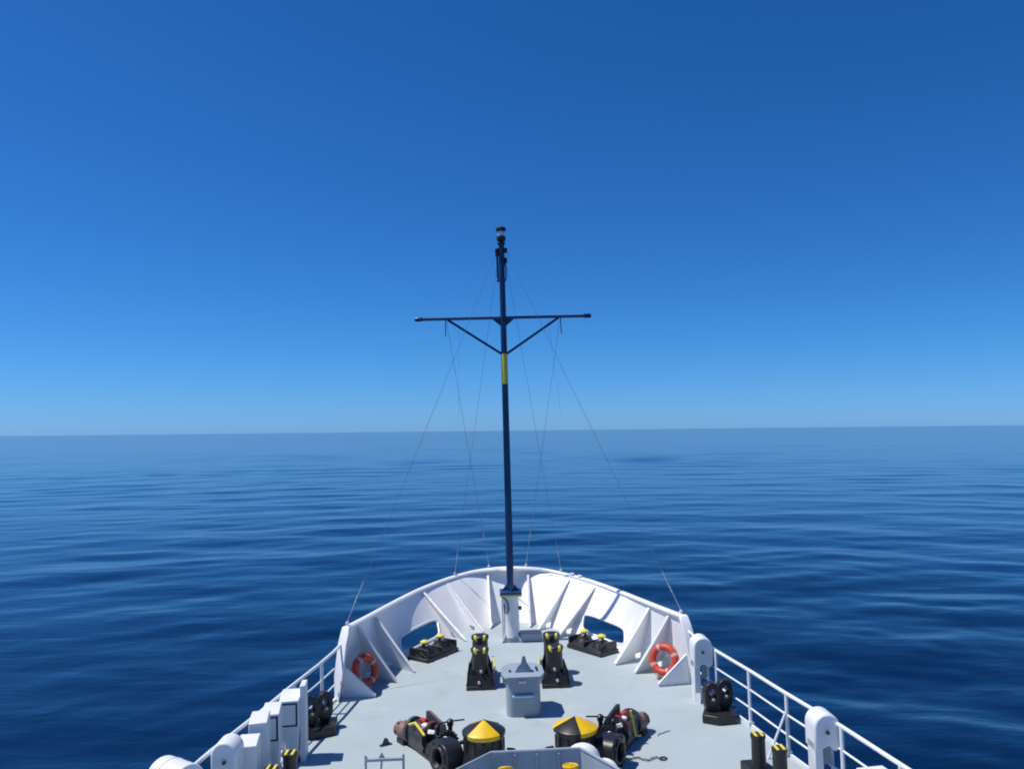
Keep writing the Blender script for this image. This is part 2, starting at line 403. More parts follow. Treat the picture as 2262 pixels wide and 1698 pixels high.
# hull sides below the deck
mb = MB(); rows = []
for x, y in edge:
    col = []
    for k in range(9):
        t = k / 8; z = -0.03 - t * 6.6
        nx = x * (1 - 0.55 * t ** 0.8 * max(0, min(1, (y - 4) / 20))) ; ny = y - max(0, (y - 14) / 12) * 3.0 * t
        col.append((nx + 0.03 * (1 - t), ny + (.04 if y > 25.4 else 0) * (1 - t), z))
    rows.append(col)
for s in (1, -1):
    g = [[mb.bm.verts.new((s * p[0], p[1], p[2])) for p in c] for c in rows]
    for A, B in zip(g, g[1:]):
        for k in range(8): mb.bm.faces.new((A[k], B[k], B[k + 1], A[k + 1]))
g = [(-rows[0][0][0], -12, -.03), (rows[0][0][0], -12, -.03), (rows[0][8][0], -12, -6.63), (-rows[0][8][0], -12, -6.63)]
mb.poly(g); bmesh.ops.remove_doubles(mb.bm, verts=mb.bm.verts, dist=1e-4)
mb.build('hull', HULLM, ship, smooth=60)

# stiffening brackets inside the bulwark
BR = [((2.90, 19.75), 1.40, .62), ((2.53, 20.5), 2.20, 1.50), ((1.32, 23.3), 4.70, 3.95), ((.83, 24.25), 5.50, 4.95), ((.60, 24.66), 6.62, 6.85)]
def bracket(toe, ub, ut, s, top=0.935):
    """a plate standing square to the flared wall, from its toe on the deck to just under the cap rail"""
    toe = Vector((toe[0], toe[1], 0)); b = S(ub, 0, 1); tp = S(ut, top, 1)
    inn = (toe - b).normalized(); n = (b - toe).cross(tp - toe).normalized()
    def wall(v):
        q = S(ub + (ut - ub) * v / top, v, 1); return q - n * (q - toe).dot(n)
    t0 = toe + Vector((0, 0, .05)); tq = tp + inn * 0.07; tq -= n * (tq - toe).dot(n); pts = [toe, t0]
    for i in range(1, 9):
        t = i / 8; pts.append(t0.lerp(tq, t) - inn * .03 * math.sin(PI * t))
    for v in (top, .8, .6, .4, .2, .1): pts.append(wall(v))
    pts += [b + inn * 0.15 + Vector((0, 0, .12)), b + inn * 0.16]
    mir = lambda a: Vector((a.x * s, a.y, a.z))
    side = n * 0.007; mb = MB(); mb.prism([mir(q - side) for q in pts], mir(side * 2))
    w = n * 0.032
    for q0, q1 in zip(pts[1:10], pts[2:10]): mb.prism([mir(q0 - w), mir(q1 - w), mir(q1 + w), mir(q0 + w)], mir(inn * .012))
    mb.build('bulwark_bracket', WHITE, ship)
for toe, ub, ut in BR:
    for s in (1, -1): bracket(toe, ub, ut, s)
# low knee and end post where the bulwark stops
for s in (1, -1):
    mb = MB()
    pl = [Vector((s * 3.25, 18.72, 0)), Vector((s * 3.25, 18.72, .05)), Vector((s * 3.96, 18.86, .66)), Vector((s * 4.08, 18.86, .66)), Vector((s * 4.10, 18.86, 0.0))]
    mb.prism(pl, (0, .014, 0))
    mb.prism([pl[1] + Vector((0, -.03, 0)), pl[2] + Vector((0, -.03, 0)), pl[2] + Vector((0, .045, 0)), pl[1] + Vector((0, .045, 0))], (-.01 * s, 0, .015))
    mb.build('corner_knee', WHITE, ship)
    mb = MB()
    ring = []
    P = [(4.13, 18.66, 0.0), (4.10, 18.70, .5), (4.03, 18.86, 1.2), (3.99, 18.98, 1.42), (3.98, 19.06, 1.52)]
    for (x, y, z), wd in zip(P, (.12, .2, .2, .19, .16)):
        ring.append([mb.bm.verts.new((s * (x + a), y + b, z)) for a, b in (((-wd * .6, -.02), (wd * .6, -.02), (wd * .6, .16), (-wd * .6, .16)) if s > 0 else ((-wd * .70, -.20), (wd * .50, .06), (wd * .35, .16), (-wd * .6, .16)))])
    for A, B in zip(ring, ring[1:]):
        for k in range(4): mb.bm.faces.new((A[k], A[(k + 1) % 4], B[(k + 1) % 4], B[k]))
    mb.bm.faces.new(ring[0][::-1]); mb.bm.faces.new(ring[-1])
    mb.build('bulwark_end_post', WHITE, ship, bevel=.025)
# small lugs on the cap rail where the stays come down
LUG = [(0.12, 1), (0.12, -1), (5.35, 1), (5.35, -1), (6.95, 1), (6.95, -1)]
for u, s in LUG:
    p = S(u, 1, s, .02); mb = MB(); mb.box((p.x, p.y, p.z + .075), (.035, .10, .10)); mb.cyl((p.x - .04, p.y, p.z + .09), (p.x + .04, p.y, p.z + .09), .02)
    mb.build('stay_lug', WHITE2, ship)
for u, s in ((4.55, 1), (4.85, 1)):
    p = S(u, 1, s, -.03); mb = MB(); mb.box((p.x, p.y, p.z + .07), (.16, .09, .06), rz=-.95)
    mb.build('cap_fairlead', WHITE2, ship, bevel=.02)

# ------------------------------------------------------------------ guard rails
def rail_side(s):
    r = thing('guard_rail', 'white three-bar guard rail along the %s deck edge, aft of the bulwark' % ('right-hand' if s > 0 else 'left-hand'), 'railing', group='guard rails along the deck edges')
    ys = [18.55, 17.6, 16.8, 16, 14.8, 13.9, 13, 12.2, 11.4, 10, 8.5, 7, 5]
    for z, rad, nm in ((1.1, .036, 'top_rail'), (.72, .02, 'middle_rail'), (.36, .02, 'lower_rail')):
        mb = MB(); y0 = ys if z < 1 else [18.8] + ys
        pts = [(s * (hb(y) - .0), y, z) for y in y0]
        if z > 1: pts[0] = (s * 4.0, 18.95, 1.22)
        mb.tube(pts, rad, 10); mb.build(nm, WHITE2, r)
    for y in ([17.55, 16.1, 14.65, 13.0, 11.5, 10, 8.5, 7] if s > 0 else [17.75, 16.3, 14.8, 13.3, 11.8, 10.3, 8.8, 7.3]):
        mb = MB(); x = s * hb(y); mb.cyl((x, y, 0), (x, y, 1.09), .036, n=12); mb.box((x, y, .05), (.10, .10, .1)); mb.build('post', WHITE2, r)
    for y in ((14.65, 10.0) if s > 0 else (14.8, 10.3)):
        mb = MB(); mb.tube([(s * (hb(y) - .42), y - .1, 0.0), (s * (hb(y) - .02), y, .78)], .022, 8); mb.build('slanting_stay', WHITE2, r)
    return r
rail_side(1); rail_side(-1)

# ------------------------------------------------------------------ foremast
mast = thing('foremast', 'tall navy mast with yellow band and yardarm, on a white pedestal at the bow', 'mast', (0, 23.25, 0))
def M_(mb, n, m, **k): return mb.build(n, m, mast, **k)
mb = MB(); mb.lathe([(.25, 0.1), (.235, .13), (.232, 1.2), (.25, 1.29)], n=40); ped = M_(mb, 'pedestal', WHITE2)
mb = MB(); mb.lathe([(.255, 0.0), (.255, .13)], n=40); mb.build('foot_collar', GREY, ped)
for a in (2.5, .6, 3.9, 5.5):
    mb = MB(); d = Vector((math.cos(a), math.sin(a), 0)); q = d.cross(Vector((0, 0, 1))) * .008
    mb.prism([d * .24 - q, d * .42 - q, d * .24 + Vector((0, 0, .24)) - q], q * 2); mb.build('foot_bracket', WHITE2, ped)
mb = MB(); mb.box((0, 0, 1.31), (.62, .56, .05)); pl = M_(mb, 'top_plate', YELLOW2, bevel=.006)
mb = MB(); mb.box((0, 0, 1.375), (.62, .56, .08)); M_(mb, 'tabernacle_plate', BLUE, bevel=.008)
mb = MB()
for a in range(4):
    d = Vector((math.cos(a * PI / 2 + PI / 4 * 0), math.sin(a * PI / 2), 0)); q = d.cross(Vector((0, 0, 1))) * .01
    b0 = d * .085 + Vector((0, 0, 1.41)); mb.prism([b0 - q, d * .26 + Vector((0, 0, 1.41)) - q, d * .085 + Vector((0, 0, 1.62)) - q], q * 2)
M_(mb, 'foot_gusset', BLUE)
def rad(z): return .105 - (z - 1.4) * .0022
def pole(z0, z1, nm, m, extra=0): 
    mb = MB(); mb.lathe([(rad(z0) + extra, z0), (rad(z1) + extra, z1)], n=32); return M_(mb, nm, m)
pole(1.4, 7.34, 'lower_pole', NAVY); pole(7.34, 8.22, 'yellow_band', YELLOW2, .002); pole(8.22, 11.45, 'upper_pole', NAVY)
mb = MB(); mb.lathe([(.115, 0), (.115, .05), (.04, .06), (.03, .1)], (0, 0, 11.45)); mb.lathe([(.12, 0), (.135, .03), (.135, .12), (.1, .14)], (0, 0, 11.55)); hd = M_(mb, 'lantern_base', BLACK)
mb = MB(); mb.lathe([(.085, 0), (.10, .04), (.10, .12), (.085, .16)], (0, 0, 11.68)); mb.build('lens', GLASSM, hd)
mb = MB(); mb.lathe([(.13, 0), (.15, .02), (.15, .07), (.11, .11), (.04, .13)], (0, 0, 11.85)); mb.build('lantern_cap', BLACK, hd)
for c, d in (((-.13, 0, 11.22), (.12, .14, .22)), ((.12, 0, 11.27), (.10, .12, .14)), ((.12, 0, 10.97), (.08, .1, .16))):
    mb = MB(); mb.box(c, d); M_(mb, 'mast_fitting', BLACK, bevel=.02)
mb = MB(); mb.tube([(.09, 0, 10.9), (.12, 0, 10.75), (.118, 0, 10.45), (.09, 0, 10.35)], .018); M_(mb, 'cable', NAVY); mb = MB(); mb.tube([(-.13, 0, 11.1), (-.125, 0, 10.7), (-.125, 0, 10.4)], .034, 10); mb.sphere((-.125, 0, 10.38), .045); M_(mb, 'cable_bundle', NAVY)
mb = MB(); mb.tube([(-2.42, 0, 9.28), (2.42, 0, 9.28)], .042, 12); M_(mb, 'yardarm', NAVY)
for s in (-1, 1):
    mb = MB(); mb.lathe([(.03, 0), (.062, .03), (.062, .2), (.04, .24)], (s * 2.34, 0, 9.285), (s, 0, 0)); M_(mb, 'yardarm_lamp', NAVY)
    mb = MB(); mb.tube([(s * 1.62, 0, 9.25), (s * .07, 0, 8.22)], .036, 10); M_(mb, 'yardarm_brace', NAVY)
    mb = MB(); mb.prism([(s * .07, -.01, 9.25), (s * .33, -.01, 9.25), (s * .07, -.01, 9.03)], (0, .02, 0)); M_(mb, 'yardarm_gusset', NAVY)
    mb = MB(); mb.tube([(s * 1.68, 0, 9.24), (s * 1.69, 0, 8.78)], .014, 8); M_(mb, 'halyard_block', NAVY)
mb = MB(); mb.tube([(-.27, -.2, 1.27), (-.16, -.235, 1.22), (-.09, -.26, 1.10), (-.08, -.26, .92), (-.12, -.26, .82), (-.17, -.25, .82), (-.19, -.2, .95), (-.2, -.16, 1.05)], .017, 8); M_(mb, 'hose_loop', RUBBER)
mb = MB(); mb.tube([(-.25, -.12, 0), (-.25, -.12, 1.2)], .028, 10); M_(mb, 'conduit', WHITE2)
mb = MB(); mb.lathe([(.05, 0), (.06, .03), (.05, .07)], (.23, -.05, .92), (1, -.2, 0)); M_(mb, 'socket', BLACK)
mb = MB(); mb.box((.55, -.02, .12), (.62, .42, .24)); M_(mb, 'pedestal_locker', GREY, bevel=.02)
# stays
def stay(a, b, r, m, nm='stay', sag=.06):
    a = Vector(a); b = Vector(b); pts = []
    for i in range(13):
        t = i / 12; p = a.lerp(b, t); p.z -= sag * 4 * t * (1 - t); pts.append(p - Vector((0, 23.25, 0)))
    mb = MB(); mb.tube(pts, r, 6); return M_(mb, nm, m)
for s in (-1, 1):
    for u, top, rr in ((0.12, (s * .1, 23.25, 11.35), .0050), (5.35, (s * .09, 23.25, 11.2), .0042), (6.95, (s * 1.66, 23.25, 9.22), .0045)):
        p = S(u, 1, s, .02); p.z += .12
        stay(top, p, rr, WIRE)
        a = Vector(top); d = (a - p).normalized(); L = 2.2 if u > 6 else 1.0
        mb = MB(); o = Vector((0, 23.25, 0)); mb.tube([p - o, p + d * L - o], .008, 8); mb.cyl(p + d * L * .45 - o, p + d * (L * .45 + .18) - o, .015); M_(mb, 'stay_turnbuckle', WIREL)
for s, x in ((-1, -1.05), (1, 1.25)):
    stay((s * 1.3, 23.25, 9.25), (x * 1.3, 23.4, 6.4), .003, WIREL, 'halyard', .02)

# ------------------------------------------------------------------ mooring gear
def sector_cap(mb, c, r0, z0, r1, z1, a0, a1, n=10): pass
G = 'black bitts with yellow marks on the foredeck'
# tall twin bitts (double bollards) standing fore and aft
b0 = thing('mooring_bitts', 'tall black twin bitts with yellow tops, left of the grey deck stand', 'bollard', (-.86, 0, 0), 0, G)
mb = MB(); mb.prism([(-.33, 18.93, 0), (.33, 18.93, 0), (.30, 20.6, 0), (-.30, 20.6, 0)], (0, 0, .09)); mb.prism([(-.3, 18.95, .08), (.3, 18.95, .08), (.22, 19.06, .34), (-.22, 19.06, .34)], (0, .03, 0)); mb.build('base', BLACK, b0, bevel=.012)
for y, h in ((19.25, .90), (20.12, .97)):
    mb = MB(); mb.lathe([(.215, .05), (.20, .2), (.19, h - .12), (.215, h - .08), (.215, h - .02), (.19, h)], (0, y, 0), n=36); p = mb.build('bitt_post', BLACK, b0)
    for s in (-1, 1):
        mb = MB(); mb.sphere((0, 0, 0), 1, (.045, .04, .08), 16, 10); mb.build('yellow_mark', YELLOW2, p, mtx=Matrix.Translation((s * .105, y - .165, h - .035)) @ Matrix.Rotation(-.45, 4, 'X') @ Matrix.Rotation(s * .3, 4, 'Y'))
for s in (-1, 1):
    mb = MB()
    for y in (19.25, 20.12):
        mb.prism([(s * .18, y - .2, .6), (s * .18, y - .2, .08), (s * .34, y - .2, .08)], (0, .03, 0))
    mb.prism([(s * .325, 18.96, .09), (s * .30, 19.06, .34), (s * .28, 19.9, .40), (s * .30, 20.5, .20), (s * .30, 20.55, .09)], (-.02 * s, 0, 0)); mb.build('side_plate', BLACK, b0, bevel=.006)
mb = MB(); mb.tube([(.30, 19.15, .34), (.36, 19.5, .38), (.31, 19.95, .48)], .02, 8); mb.build('grab_bar', YELLOW2, b0)
for a in ((-.03, 18.97, .17), (.02, 19.06, .40)):
    mb = MB(); mb.cyl(a, (a[0], a[1] - .05, a[2]), .032); mb.build('grease_cap', TAPE, b0)
dup(b0, (.90, -.05, 0), 0, 'tall black twin bitts with yellow tops, right of the grey deck stand', True)

# roller fairleads behind the mooring ports
f0 = thing('roller_fairlead', 'low black roller fairlead with two yellow caps, behind the left mooring port', 'fairlead', (-2.16, 22.05, 0), math.atan2(1.28, .86), 'roller fairleads behind the mooring ports')
# local x runs along the bulwark (forward), y outboard
mb = MB(); mb.prism([(-.72, -.36, 0), (.62, -.40, 0), (.72, .28, 0), (-.66, .34, 0)], (0, 0, .10)); mb.build('base', BLACK, f0, bevel=.012)
mb = MB(); mb.prism([(-.68, -.34, .1), (.58, -.38, .1), (.6, -.1, .22), (-.66, -.06, .22)], (0, 0, .02)); mb.box((-.6, 0, .2), (.06, .62, .22)); mb.box((.58, -.05, .2), (.06, .6, .22)); mb.box((-.02, -.05, .17), (.06, .6, .18)); mb.build('rib', BLACK, f0, bevel=.008)
for x in (-.36, .34):
    mb = MB(); mb.lathe([(.30, .08), (.28, .16), (.20, .24), (.17, .30), (.075, .31), (.07, .41)], (x, 0, 0), n=30); r = mb.build('roller', STEEL if x > 9 else BLACK, f0)
    mb = MB(); mb.lathe([(.11, .405), (.122, .42), (.118, .445), (.06, .48), (0, .49)], (x, 0, 0), n=30); mb.build('yellow_cap', YELLOW2, r)
    mb = MB(); mb.cyl((x - .03, -.05, .36), (x - .05, -.10, .36), .035); mb.build('roller_pin', TAPE, r)
f1 = dup(f0, (2.16, 22.0, 0), math.atan2(1.28, -.86), 'low black roller fairlead with two yellow caps, behind the right mooring port')
f1.scale = (1, -1, 1)

# upright roller chocks at the deck sides
c0 = thing('roller_chock', 'black roller chock with two upright eyed plates beside the right guard rail', 'chock', (4.06, 16.62, 0), -.28, 'roller chocks beside the guard rails')
mb = MB(); mb.prism([(-.34, -.36, 0), (-.02, -.46, 0), (.34, -.30, 0), (.36, .30, 0), (-.28, .42, 0)], (0, 0, .17)); mb.build('base', BLACK, c0, bevel=.02)
def ear(cx, cy, h, wd, th, rz):
    out_, inn = [], []; n = 32; q = Matrix.Rotation(rz, 3, 'Z')
    for i in range(n):
        a = 2 * PI * i / n; c, d = math.cos(a), math.sin(a)
        ox = wd * (abs(c) ** .8) * (1 if c > 0 else -1); oz = (.24 + (h - .0) * .5) + (h * .5) * (abs(d) ** .8) * (1 if d > 0 else -1) - .08
        out_.append(Vector((cx, cy, 0)) + q @ Vector((ox, 0, oz))); inn.append(Vector((cx, cy, 0)) + q @ Vector((wd * .42 * c, 0, .20 + h * .5 + h * .22 * d)))
    return out_, inn, q @ Vector((0, th, 0))
for cx, cy in ((-.12, -.16), (.14, .1)):
    mb = MB(); o_, i_, v = ear(cx, cy, .58, .165, .17, .45); mb.ring_prism(o_, i_, v); e = mb.build('eyed_plate', BLACK, c0, bevel=.02)
    mb = MB(); q = Matrix.Rotation(.45, 3, 'Z'); a = Vector((cx, cy, 0)) + q @ Vector((0, -.02, .40)); mb.cyl(a, a + q @ Vector((0, .2, 0)), .07); mb.build('roller', STEEL, e)
    mb = MB(); a = Vector((cx, cy, 0)) + q @ Vector((0.0, -.03, .42)); mb.cyl(a, a + q @ Vector((0, -.02, 0)), .026); mb.build('pin_cap', TAPE, e)
c1 = dup(c0, (-4.13, 16.75, 0), .12, 'black roller chock with two upright eyed plates beside the left guard rail')

# short square bollard pairs
s0 = thing('low_bollard', 'pair of short black bollards with yellow striped tops, by the right guard rail', 'bollard', (4.0, 13.55, 0), 0, 'short striped bollard pairs')
mb = MB(); mb.prism([(-.30, .62, 0), (.10, .66, 0), (.40, -.62, 0), (-.02, -.66, 0)], (0, 0, .16)); mb.build('base', BLACK, s0, bevel=.02)
for x, y in ((-.06, .32), (.09, -.28)):
    mb = MB(); mb.lathe([(.16, .1), (.12, .2), (.115, .62), (.13, .66), (.125, .70)], (x, y, 0), n=24); p = mb.build('post', BLACK, s0)
    for k in (-1, 1):
        mb = MB(); mb.box((x + k * .055, y, .706), (.045, .22, .02)); mb.build('yellow_stripe', YELLOW2, p, bevel=.004)
dup(s0, (-4.06, 13.55, 0), 0, 'pair of short black bollards with yellow striped tops, below the left white cabinets', True)

# ------------------------------------------------------------------ grey deck stand amidships
d0 = thing('deck_stand', 'grey steel stand with overhanging top plate and upright fin, between the bitts', 'deck stand', (.07, 17.1, 0))
def rrect(x0, x1, y0, y1, r, z, n=6):
    P = []
    for cx, cy, a in ((x1 - r, y1 - r, 0), (x0 + r, y1 - r, PI / 2), (x0 + r, y0 + r, PI), (x1 - r, y0 + r, 3 * PI / 2)):
        for i in range(n + 1): t = a + PI / 2 * i / n; P.append((cx + r * math.cos(t), cy + r * math.sin(t), z))
    return P
mb = MB(); mb.prism(rrect(-.36, .36, 0.0, .72, .15, 0), (0, 0, .80)); body = mb.build('body', GREY, d0, bevel=.006)
mb = MB(); mb.prism([(-.46, 0.2, .80), (-.36, -.08, .80), (.36, -.08, .80), (.46, .2, .80), (.44, .72, .80), (.26, .95, .80), (-.26, .95, .80), (-.44, .72, .80)], (0, 0, .05)); mb.build('top_plate', GREY, d0, bevel=.008)
mb = MB(); mb.prism([(-.17, .24, .85), (.10, .24, .85), (.10, .24, 1.02), (.06, .24, 1.19), (.0, .24, 1.19), (-.03, .24, 1.04), (-.10, .24, .98)], (0, .04, 0)); mb.build('fin', GREY, d0, bevel=.006)
mb = MB(); mb.prism([(.09, .26, .85), (.22, .26, .85), (.09, .26, 1.05)], (0, .02, 0)); mb.build('fin_gusset', GREY, d0)
mb = MB(); mb.prism([(-.24, -.07, .44), (.24, -.07, .44), (.18, -.01, .40), (-.18, -.01, .40)], (0, .02, .03)); mb.build('step_plate', PALEBL, d0, bevel=.004)
mb = MB()
for x, y in ((-.27, .3), (.21, .25), (.31, .33), (.30, .5)): mb.lathe([(.028, 0), (.028, .035)], (x, y, .85), n=10)
mb.build('bolt', STEEL, d0)
mb = MB(); mb.box((-.02, -.045, .73), (.16, .01, .05)); mb.build('name_tag', TAPE, body)
for s in (-1, 1):
    mb = MB(); mb.prism([(s * .365, .12, .79), (s * .45, .12, .79), (s * .365, .12, .62)], (0, .02, 0)); mb.build('plate_bracket', GREY, d0)

# ------------------------------------------------------------------ anchor windlasses
def capstan(name, label, loc, rot):
    c = thing('capstan', label, 'capstan', loc, 0, 'capstans with yellow and black cone tops')
    mb = MB(); mb.lathe([(.50, 0), (.50, .10), (.46, .14), (.44, .22)], n=44); mb.build('base', BLACK, c)
    mb = MB(); mb.lathe([(.44, .2), (.41, .26), (.37, .38), (.345, .5), (.35, .62), (.37, .68)], n=44); dr = mb.build('drum', BLACK, c)
    mb = MB()
    for i in range(12):
        a = 2 * PI * i / 12; mb.box((math.cos(a) * .352, math.sin(a) * .352, .46), (.03, .05, .30), rz=a)
    mb.build('whelp', BLACK, dr)
    mb = MB(); mb.lathe([(.34, .67), (.38, .68), (.385, .73), (.36, .75), (.02, .90)], n=48); cp = mb.build('cone_top', BLACK, c)
    for k in range(2):
        a0 = rot + k * PI - PI / 4; mb = MB(); n = 12
        top, bot = [], []
        prof = [(.395, .69), (.397, .738), (.368, .762), (.02, .915)]
        for r, z in prof: top.append([Vector((r * math.cos(a0 + PI / 2 * i / n), r * math.sin(a0 + PI / 2 * i / n), z)) for i in range(n + 1)])
        g = [[mb.bm.verts.new(p) for p in row] for row in top]; h = [[mb.bm.verts.new(p * .97 - Vector((0, 0, .004))) for p in row] for row in top]
        for A, B in zip(g, g[1:]):
            for i in range(n): mb.bm.faces.new((A[i], A[i + 1], B[i + 1], B[i]))
        for i in range(n): mb.bm.faces.new((h[0][i], h[0][i + 1], g[0][i + 1], g[0][i]))
        for k2 in (0, n):
            for j in range(3): mb.bm.faces.new((g[j][k2], g[j + 1][k2], h[j + 1][k2], h[j][k2]))
        mb.build('yellow_segment', YELLOW, cp, smooth=30)
    mb = MB(); s = 1 if loc[0] < 0 else -1
    mb.tube([(s * .40, -.05, .42), (s * .52, -.08, .42), (s * .62, -.14, .34), (s * .66, -.2, .2), (s * .66, -.22, .05)], .022, 8); mb.build('pipe_loop', BLACK, c)
    return c
capstan('capstan', 'black capstan with a yellow wedge facing the camera, left of the centreline', (-.75, 14.45, 0), -PI / 2)
capstan('capstan', 'black capstan with its yellow wedge turned to the right, right of the centreline', (.87, 14.45, 0), -PI / 5)

def windlass(loc, rz, label):
    """local x runs outboard along the shaft, y towards the capstan; low, open machinery"""
    w_ = thing('windlass', label, 'windlass', loc, rz, 'windlass machinery beside the capstans')
    B = lambda mb, n, m, par=w_, **k: mb.build(n, m, par, **k)
    mb = MB(); mb.prism([(.0, -.16, 0), (1.95, .0, 0), (2.0, .38, 0), (.75, .42, 0), (.2, .12, 0)], (0, 0, .07)); B(mb, 'bedplate', BLACK, bevel=.012)
    # chain wheel housing with a round mouth, nearest the camera
    mb = MB(); o_, i_ = [], []
    for i in range(28):
        a = 2 * PI * i / 28; c, s = math.cos(a), math.sin(a)
        k = min(1 / max(abs(c), abs(s)), 1.14)
        o_.append((.42 + .32 * c * k, -.24, .285 + .27 * s * k)); i_.append((.40 + .16 * c, -.24, .30 + .15 * s))
    mb.ring_prism(o_, i_, (0, .34, 0)); B(mb, 'chain_housing', BLACK, bevel=.02)
    mb = MB(); mb.cyl((.40, -.10, .30), (.40, .08, .30), .165, n=24); B(mb, 'chain_wheel', RUBBER)
    mb = MB(); mb.torus((.40, -.25, .30), (0, 1, 0), .19, .028, n=28, k=8); B(mb, 'mouth_ring', STEEL)
    mb = MB()
    for k in range(8): a = 2 * PI * k / 8 + .2; mb.cyl((.42 + .275 * math.cos(a), -.245, .29 + .25 * math.sin(a)), (.42 + .275 * math.cos(a), -.265, .29 + .25 * math.sin(a)), .018, n=8)
    B(mb, 'housing_bolt', STEEL)
    mb = MB(); mb.cyl((.15, .14, .32), (2.1, .14, .32), .055); B(mb, 'shaft', STEEL)
    mb = MB(); mb.torus((.30, .14, .30), (1, 0, .2), .22, .035, n=28, k=8); B(mb, 'brake_ring', DARKG)
    mb = MB(); mb.cyl((.76, .15, .30), (.81, .15, .30), .25, n=32); B(mb, 'gear_wheel', STEEL)
    mb = MB()
    for k in range(22): a = 2 * PI * k / 22; mb.box((.785, .15 + .26 * math.cos(a), .30 + .26 * math.sin(a)), (.05, .03, .03), rx=a)
    B(mb, 'gear_teeth', STEEL)
    mb = MB(); mb.box((.98, .20, .20), (.24, .30, .30)); B(mb, 'gearbox', DARKG, bevel=.03)
    mb = MB(); mb.box((1.16, .02, .16), (.16, .12, .26)); B(mb, 'bearing_block', BLACK, bevel=.02)
    # brake band and tilted guard plate
    mb = MB(); mb.cyl((1.22, .16, .32), (1.28, .16, .32), .27, n=36); B(mb, 'brake_disc', STEEL)
    mb = MB(); mb.torus((1.31, .16, .32), (1, 0, 0), .25, .022, n=30, k=8, a0=.1, a1=2.7); B(mb, 'brake_band', RED)
    mb = MB(); mb.prism([(1.62, .20, .40), (1.56, .19, .72), (1.50, .21, .73), (1.02, .24, .60), (.98, .24, .50), (1.30, .22, .34)], (-.03, .04, 0)); B(mb, 'band_guard', DARKG, bevel=.01)
    mb = MB(); mb.box((1.47, .08, .585), (.15, .10, .07), rz=-.3); B(mb, 'red_cover', RED, bevel=.015)
    rs = random.Random(9)
    for c, d in (((1.32, .05, .53), (.17, .10, .07)), ((1.12, .06, .47), (.15, .10, .07)), ((.50, .00, .52), (.22, .10, .06)), ((.36, -.02, .46), (.08, .12, .12))):
        mb = MB(); mb.box((0, 0, 0), d); bmesh.ops.subdivide_edges(mb.bm, edges=mb.bm.edges, cuts=3, use_grid_fill=True)
        for v in mb.bm.verts: v.co += Vector((rs.uniform(-1, 1), rs.uniform(-1, 1), rs.uniform(-1, 1))) * .012
        o = B(mb, 'rag_wrapping', CANVAS, smooth=180, mtx=Matrix.Translation(c) @ Matrix.Rotation(rs.uniform(-.8, .8), 4, 'Z') @ Matrix.Rotation(rs.uniform(-.4, .4), 4, 'X'))
        sd = o.modifiers.new('sub', 'SUBSURF'); sd.levels = 1; sd.render_levels = 2
    # cable drum under its side plate
    mb = MB(); mb.cyl((1.36, .18, .27), (1.86, .18, .27), .21, n=28); B(mb, 'drum', BLACK)
    mb = MB()
    for k in range(7): mb.torus((1.42 + k * .062, .18, .27), (1, 0, 0), .215, .024, n=30, k=6)
    B(mb, 'cable_turns', STEEL)
    mb = MB(); mb.prism([(1.30, -.05, .06), (1.86, -.05, .06), (1.90, -.05, .34), (1.80, -.04, .47), (1.50, -.04, .48), (1.28, -.05, .34)], (0, .035, 0)); B(mb, 'flank_plate', DARKG, bevel=.01)
    mb = MB(); mb.prism([(1.30, -.01, .06), (1.30, .0, .40), (1.31, .10, .50), (1.32, .28, .48), (1.30, .36, .06)], (.03, 0, 0)); B(mb, 'side_frame', BLACK, bevel=.01)
    mb = MB(); mb.cyl((1.90, .14, .27), (1.97, .13, .27), .25, n=32); B(mb, 'drum_flange', DARKG)
    mb = MB(); mb.lathe([(.15, 0), (.165, .02), (.165, .22), (.14, .25), (.14, .36), (.09, .40), (.0, .41)], (1.97, .06, .22), (1, -.12, 0), n=26); mt = B(mb, 'motor', BROWN)
    mb = MB()
    for k in range(6): a = k * PI / 3; mb.cyl((2.20, .03 + .16 * math.cos(a), .22 + .16 * math.sin(a)), (2.25, .025 + .16 * math.cos(a), .22 + .16 * math.sin(a)), .018, n=8)
    mb.build('motor_bolt', STEEL, mt)
    mb = MB(); mb.box((2.12, .04, .05), (.26, .26, .10)); B(mb, 'motor_foot', BLACK, bevel=.01)
    # control columns with their cross bar
    mb = MB(); mb.lathe([(.085, 0), (.05, .08), (.042, .25), (.042, .55), (.062, .58), (.062, .66), (.03, .69)], (.90, .32, .02), n=18); col = B(mb, 'control_column', BLACK)
    mb = MB(); mb.tube([(1.0, .10, .64), (.90, .32, .67), (.72, .52, .70)], .016, 8); B(mb, 'cross_handle', BLACK, col)
    mb = MB(); mb.lathe([(.085, 0), (.05, .08), (.045, .45), (.055, .60), (.03, .63)], (.96, .08, .02), n=16); B(mb, 'brake_column', BLACK)
    mb = MB(); mb.tube([(.55, .16, .1), (.62, .30, .30), (.75, .34, .34), (.9, .33, .2)], .022, 8); B(mb, 'hydraulic_hose', RUBBER)
    mb = MB(); mb.tube([(.10, -.2, .10), (-.06, -.12, .24), (-.10, .0, .12), (-.14, .1, .05)], .026, 8); B(mb, 'hydraulic_hose', RUBBER)
    mb = MB(); mb.tube([(1.0, .3, .3), (1.2, .4, .42), (1.45, .4, .40), (1.6, .36, .2)], .018, 8); B(mb, 'hydraulic_hose', RUBBER)
    return w_
wl = windlass((-1.13, 14.22, 0), math.atan2(1.9, -1.3), 'windlass with brown motor drum and yellow lever, left of the left capstan')
wl.scale = (1, -1, 1)
wr = dup(wl, (1.21, 14.14, 0), math.atan2(1.9, 1.15), 'windlass with brown motor drum and yellow lever, right of the right capstan')
wr.scale = (1, 1, 1)
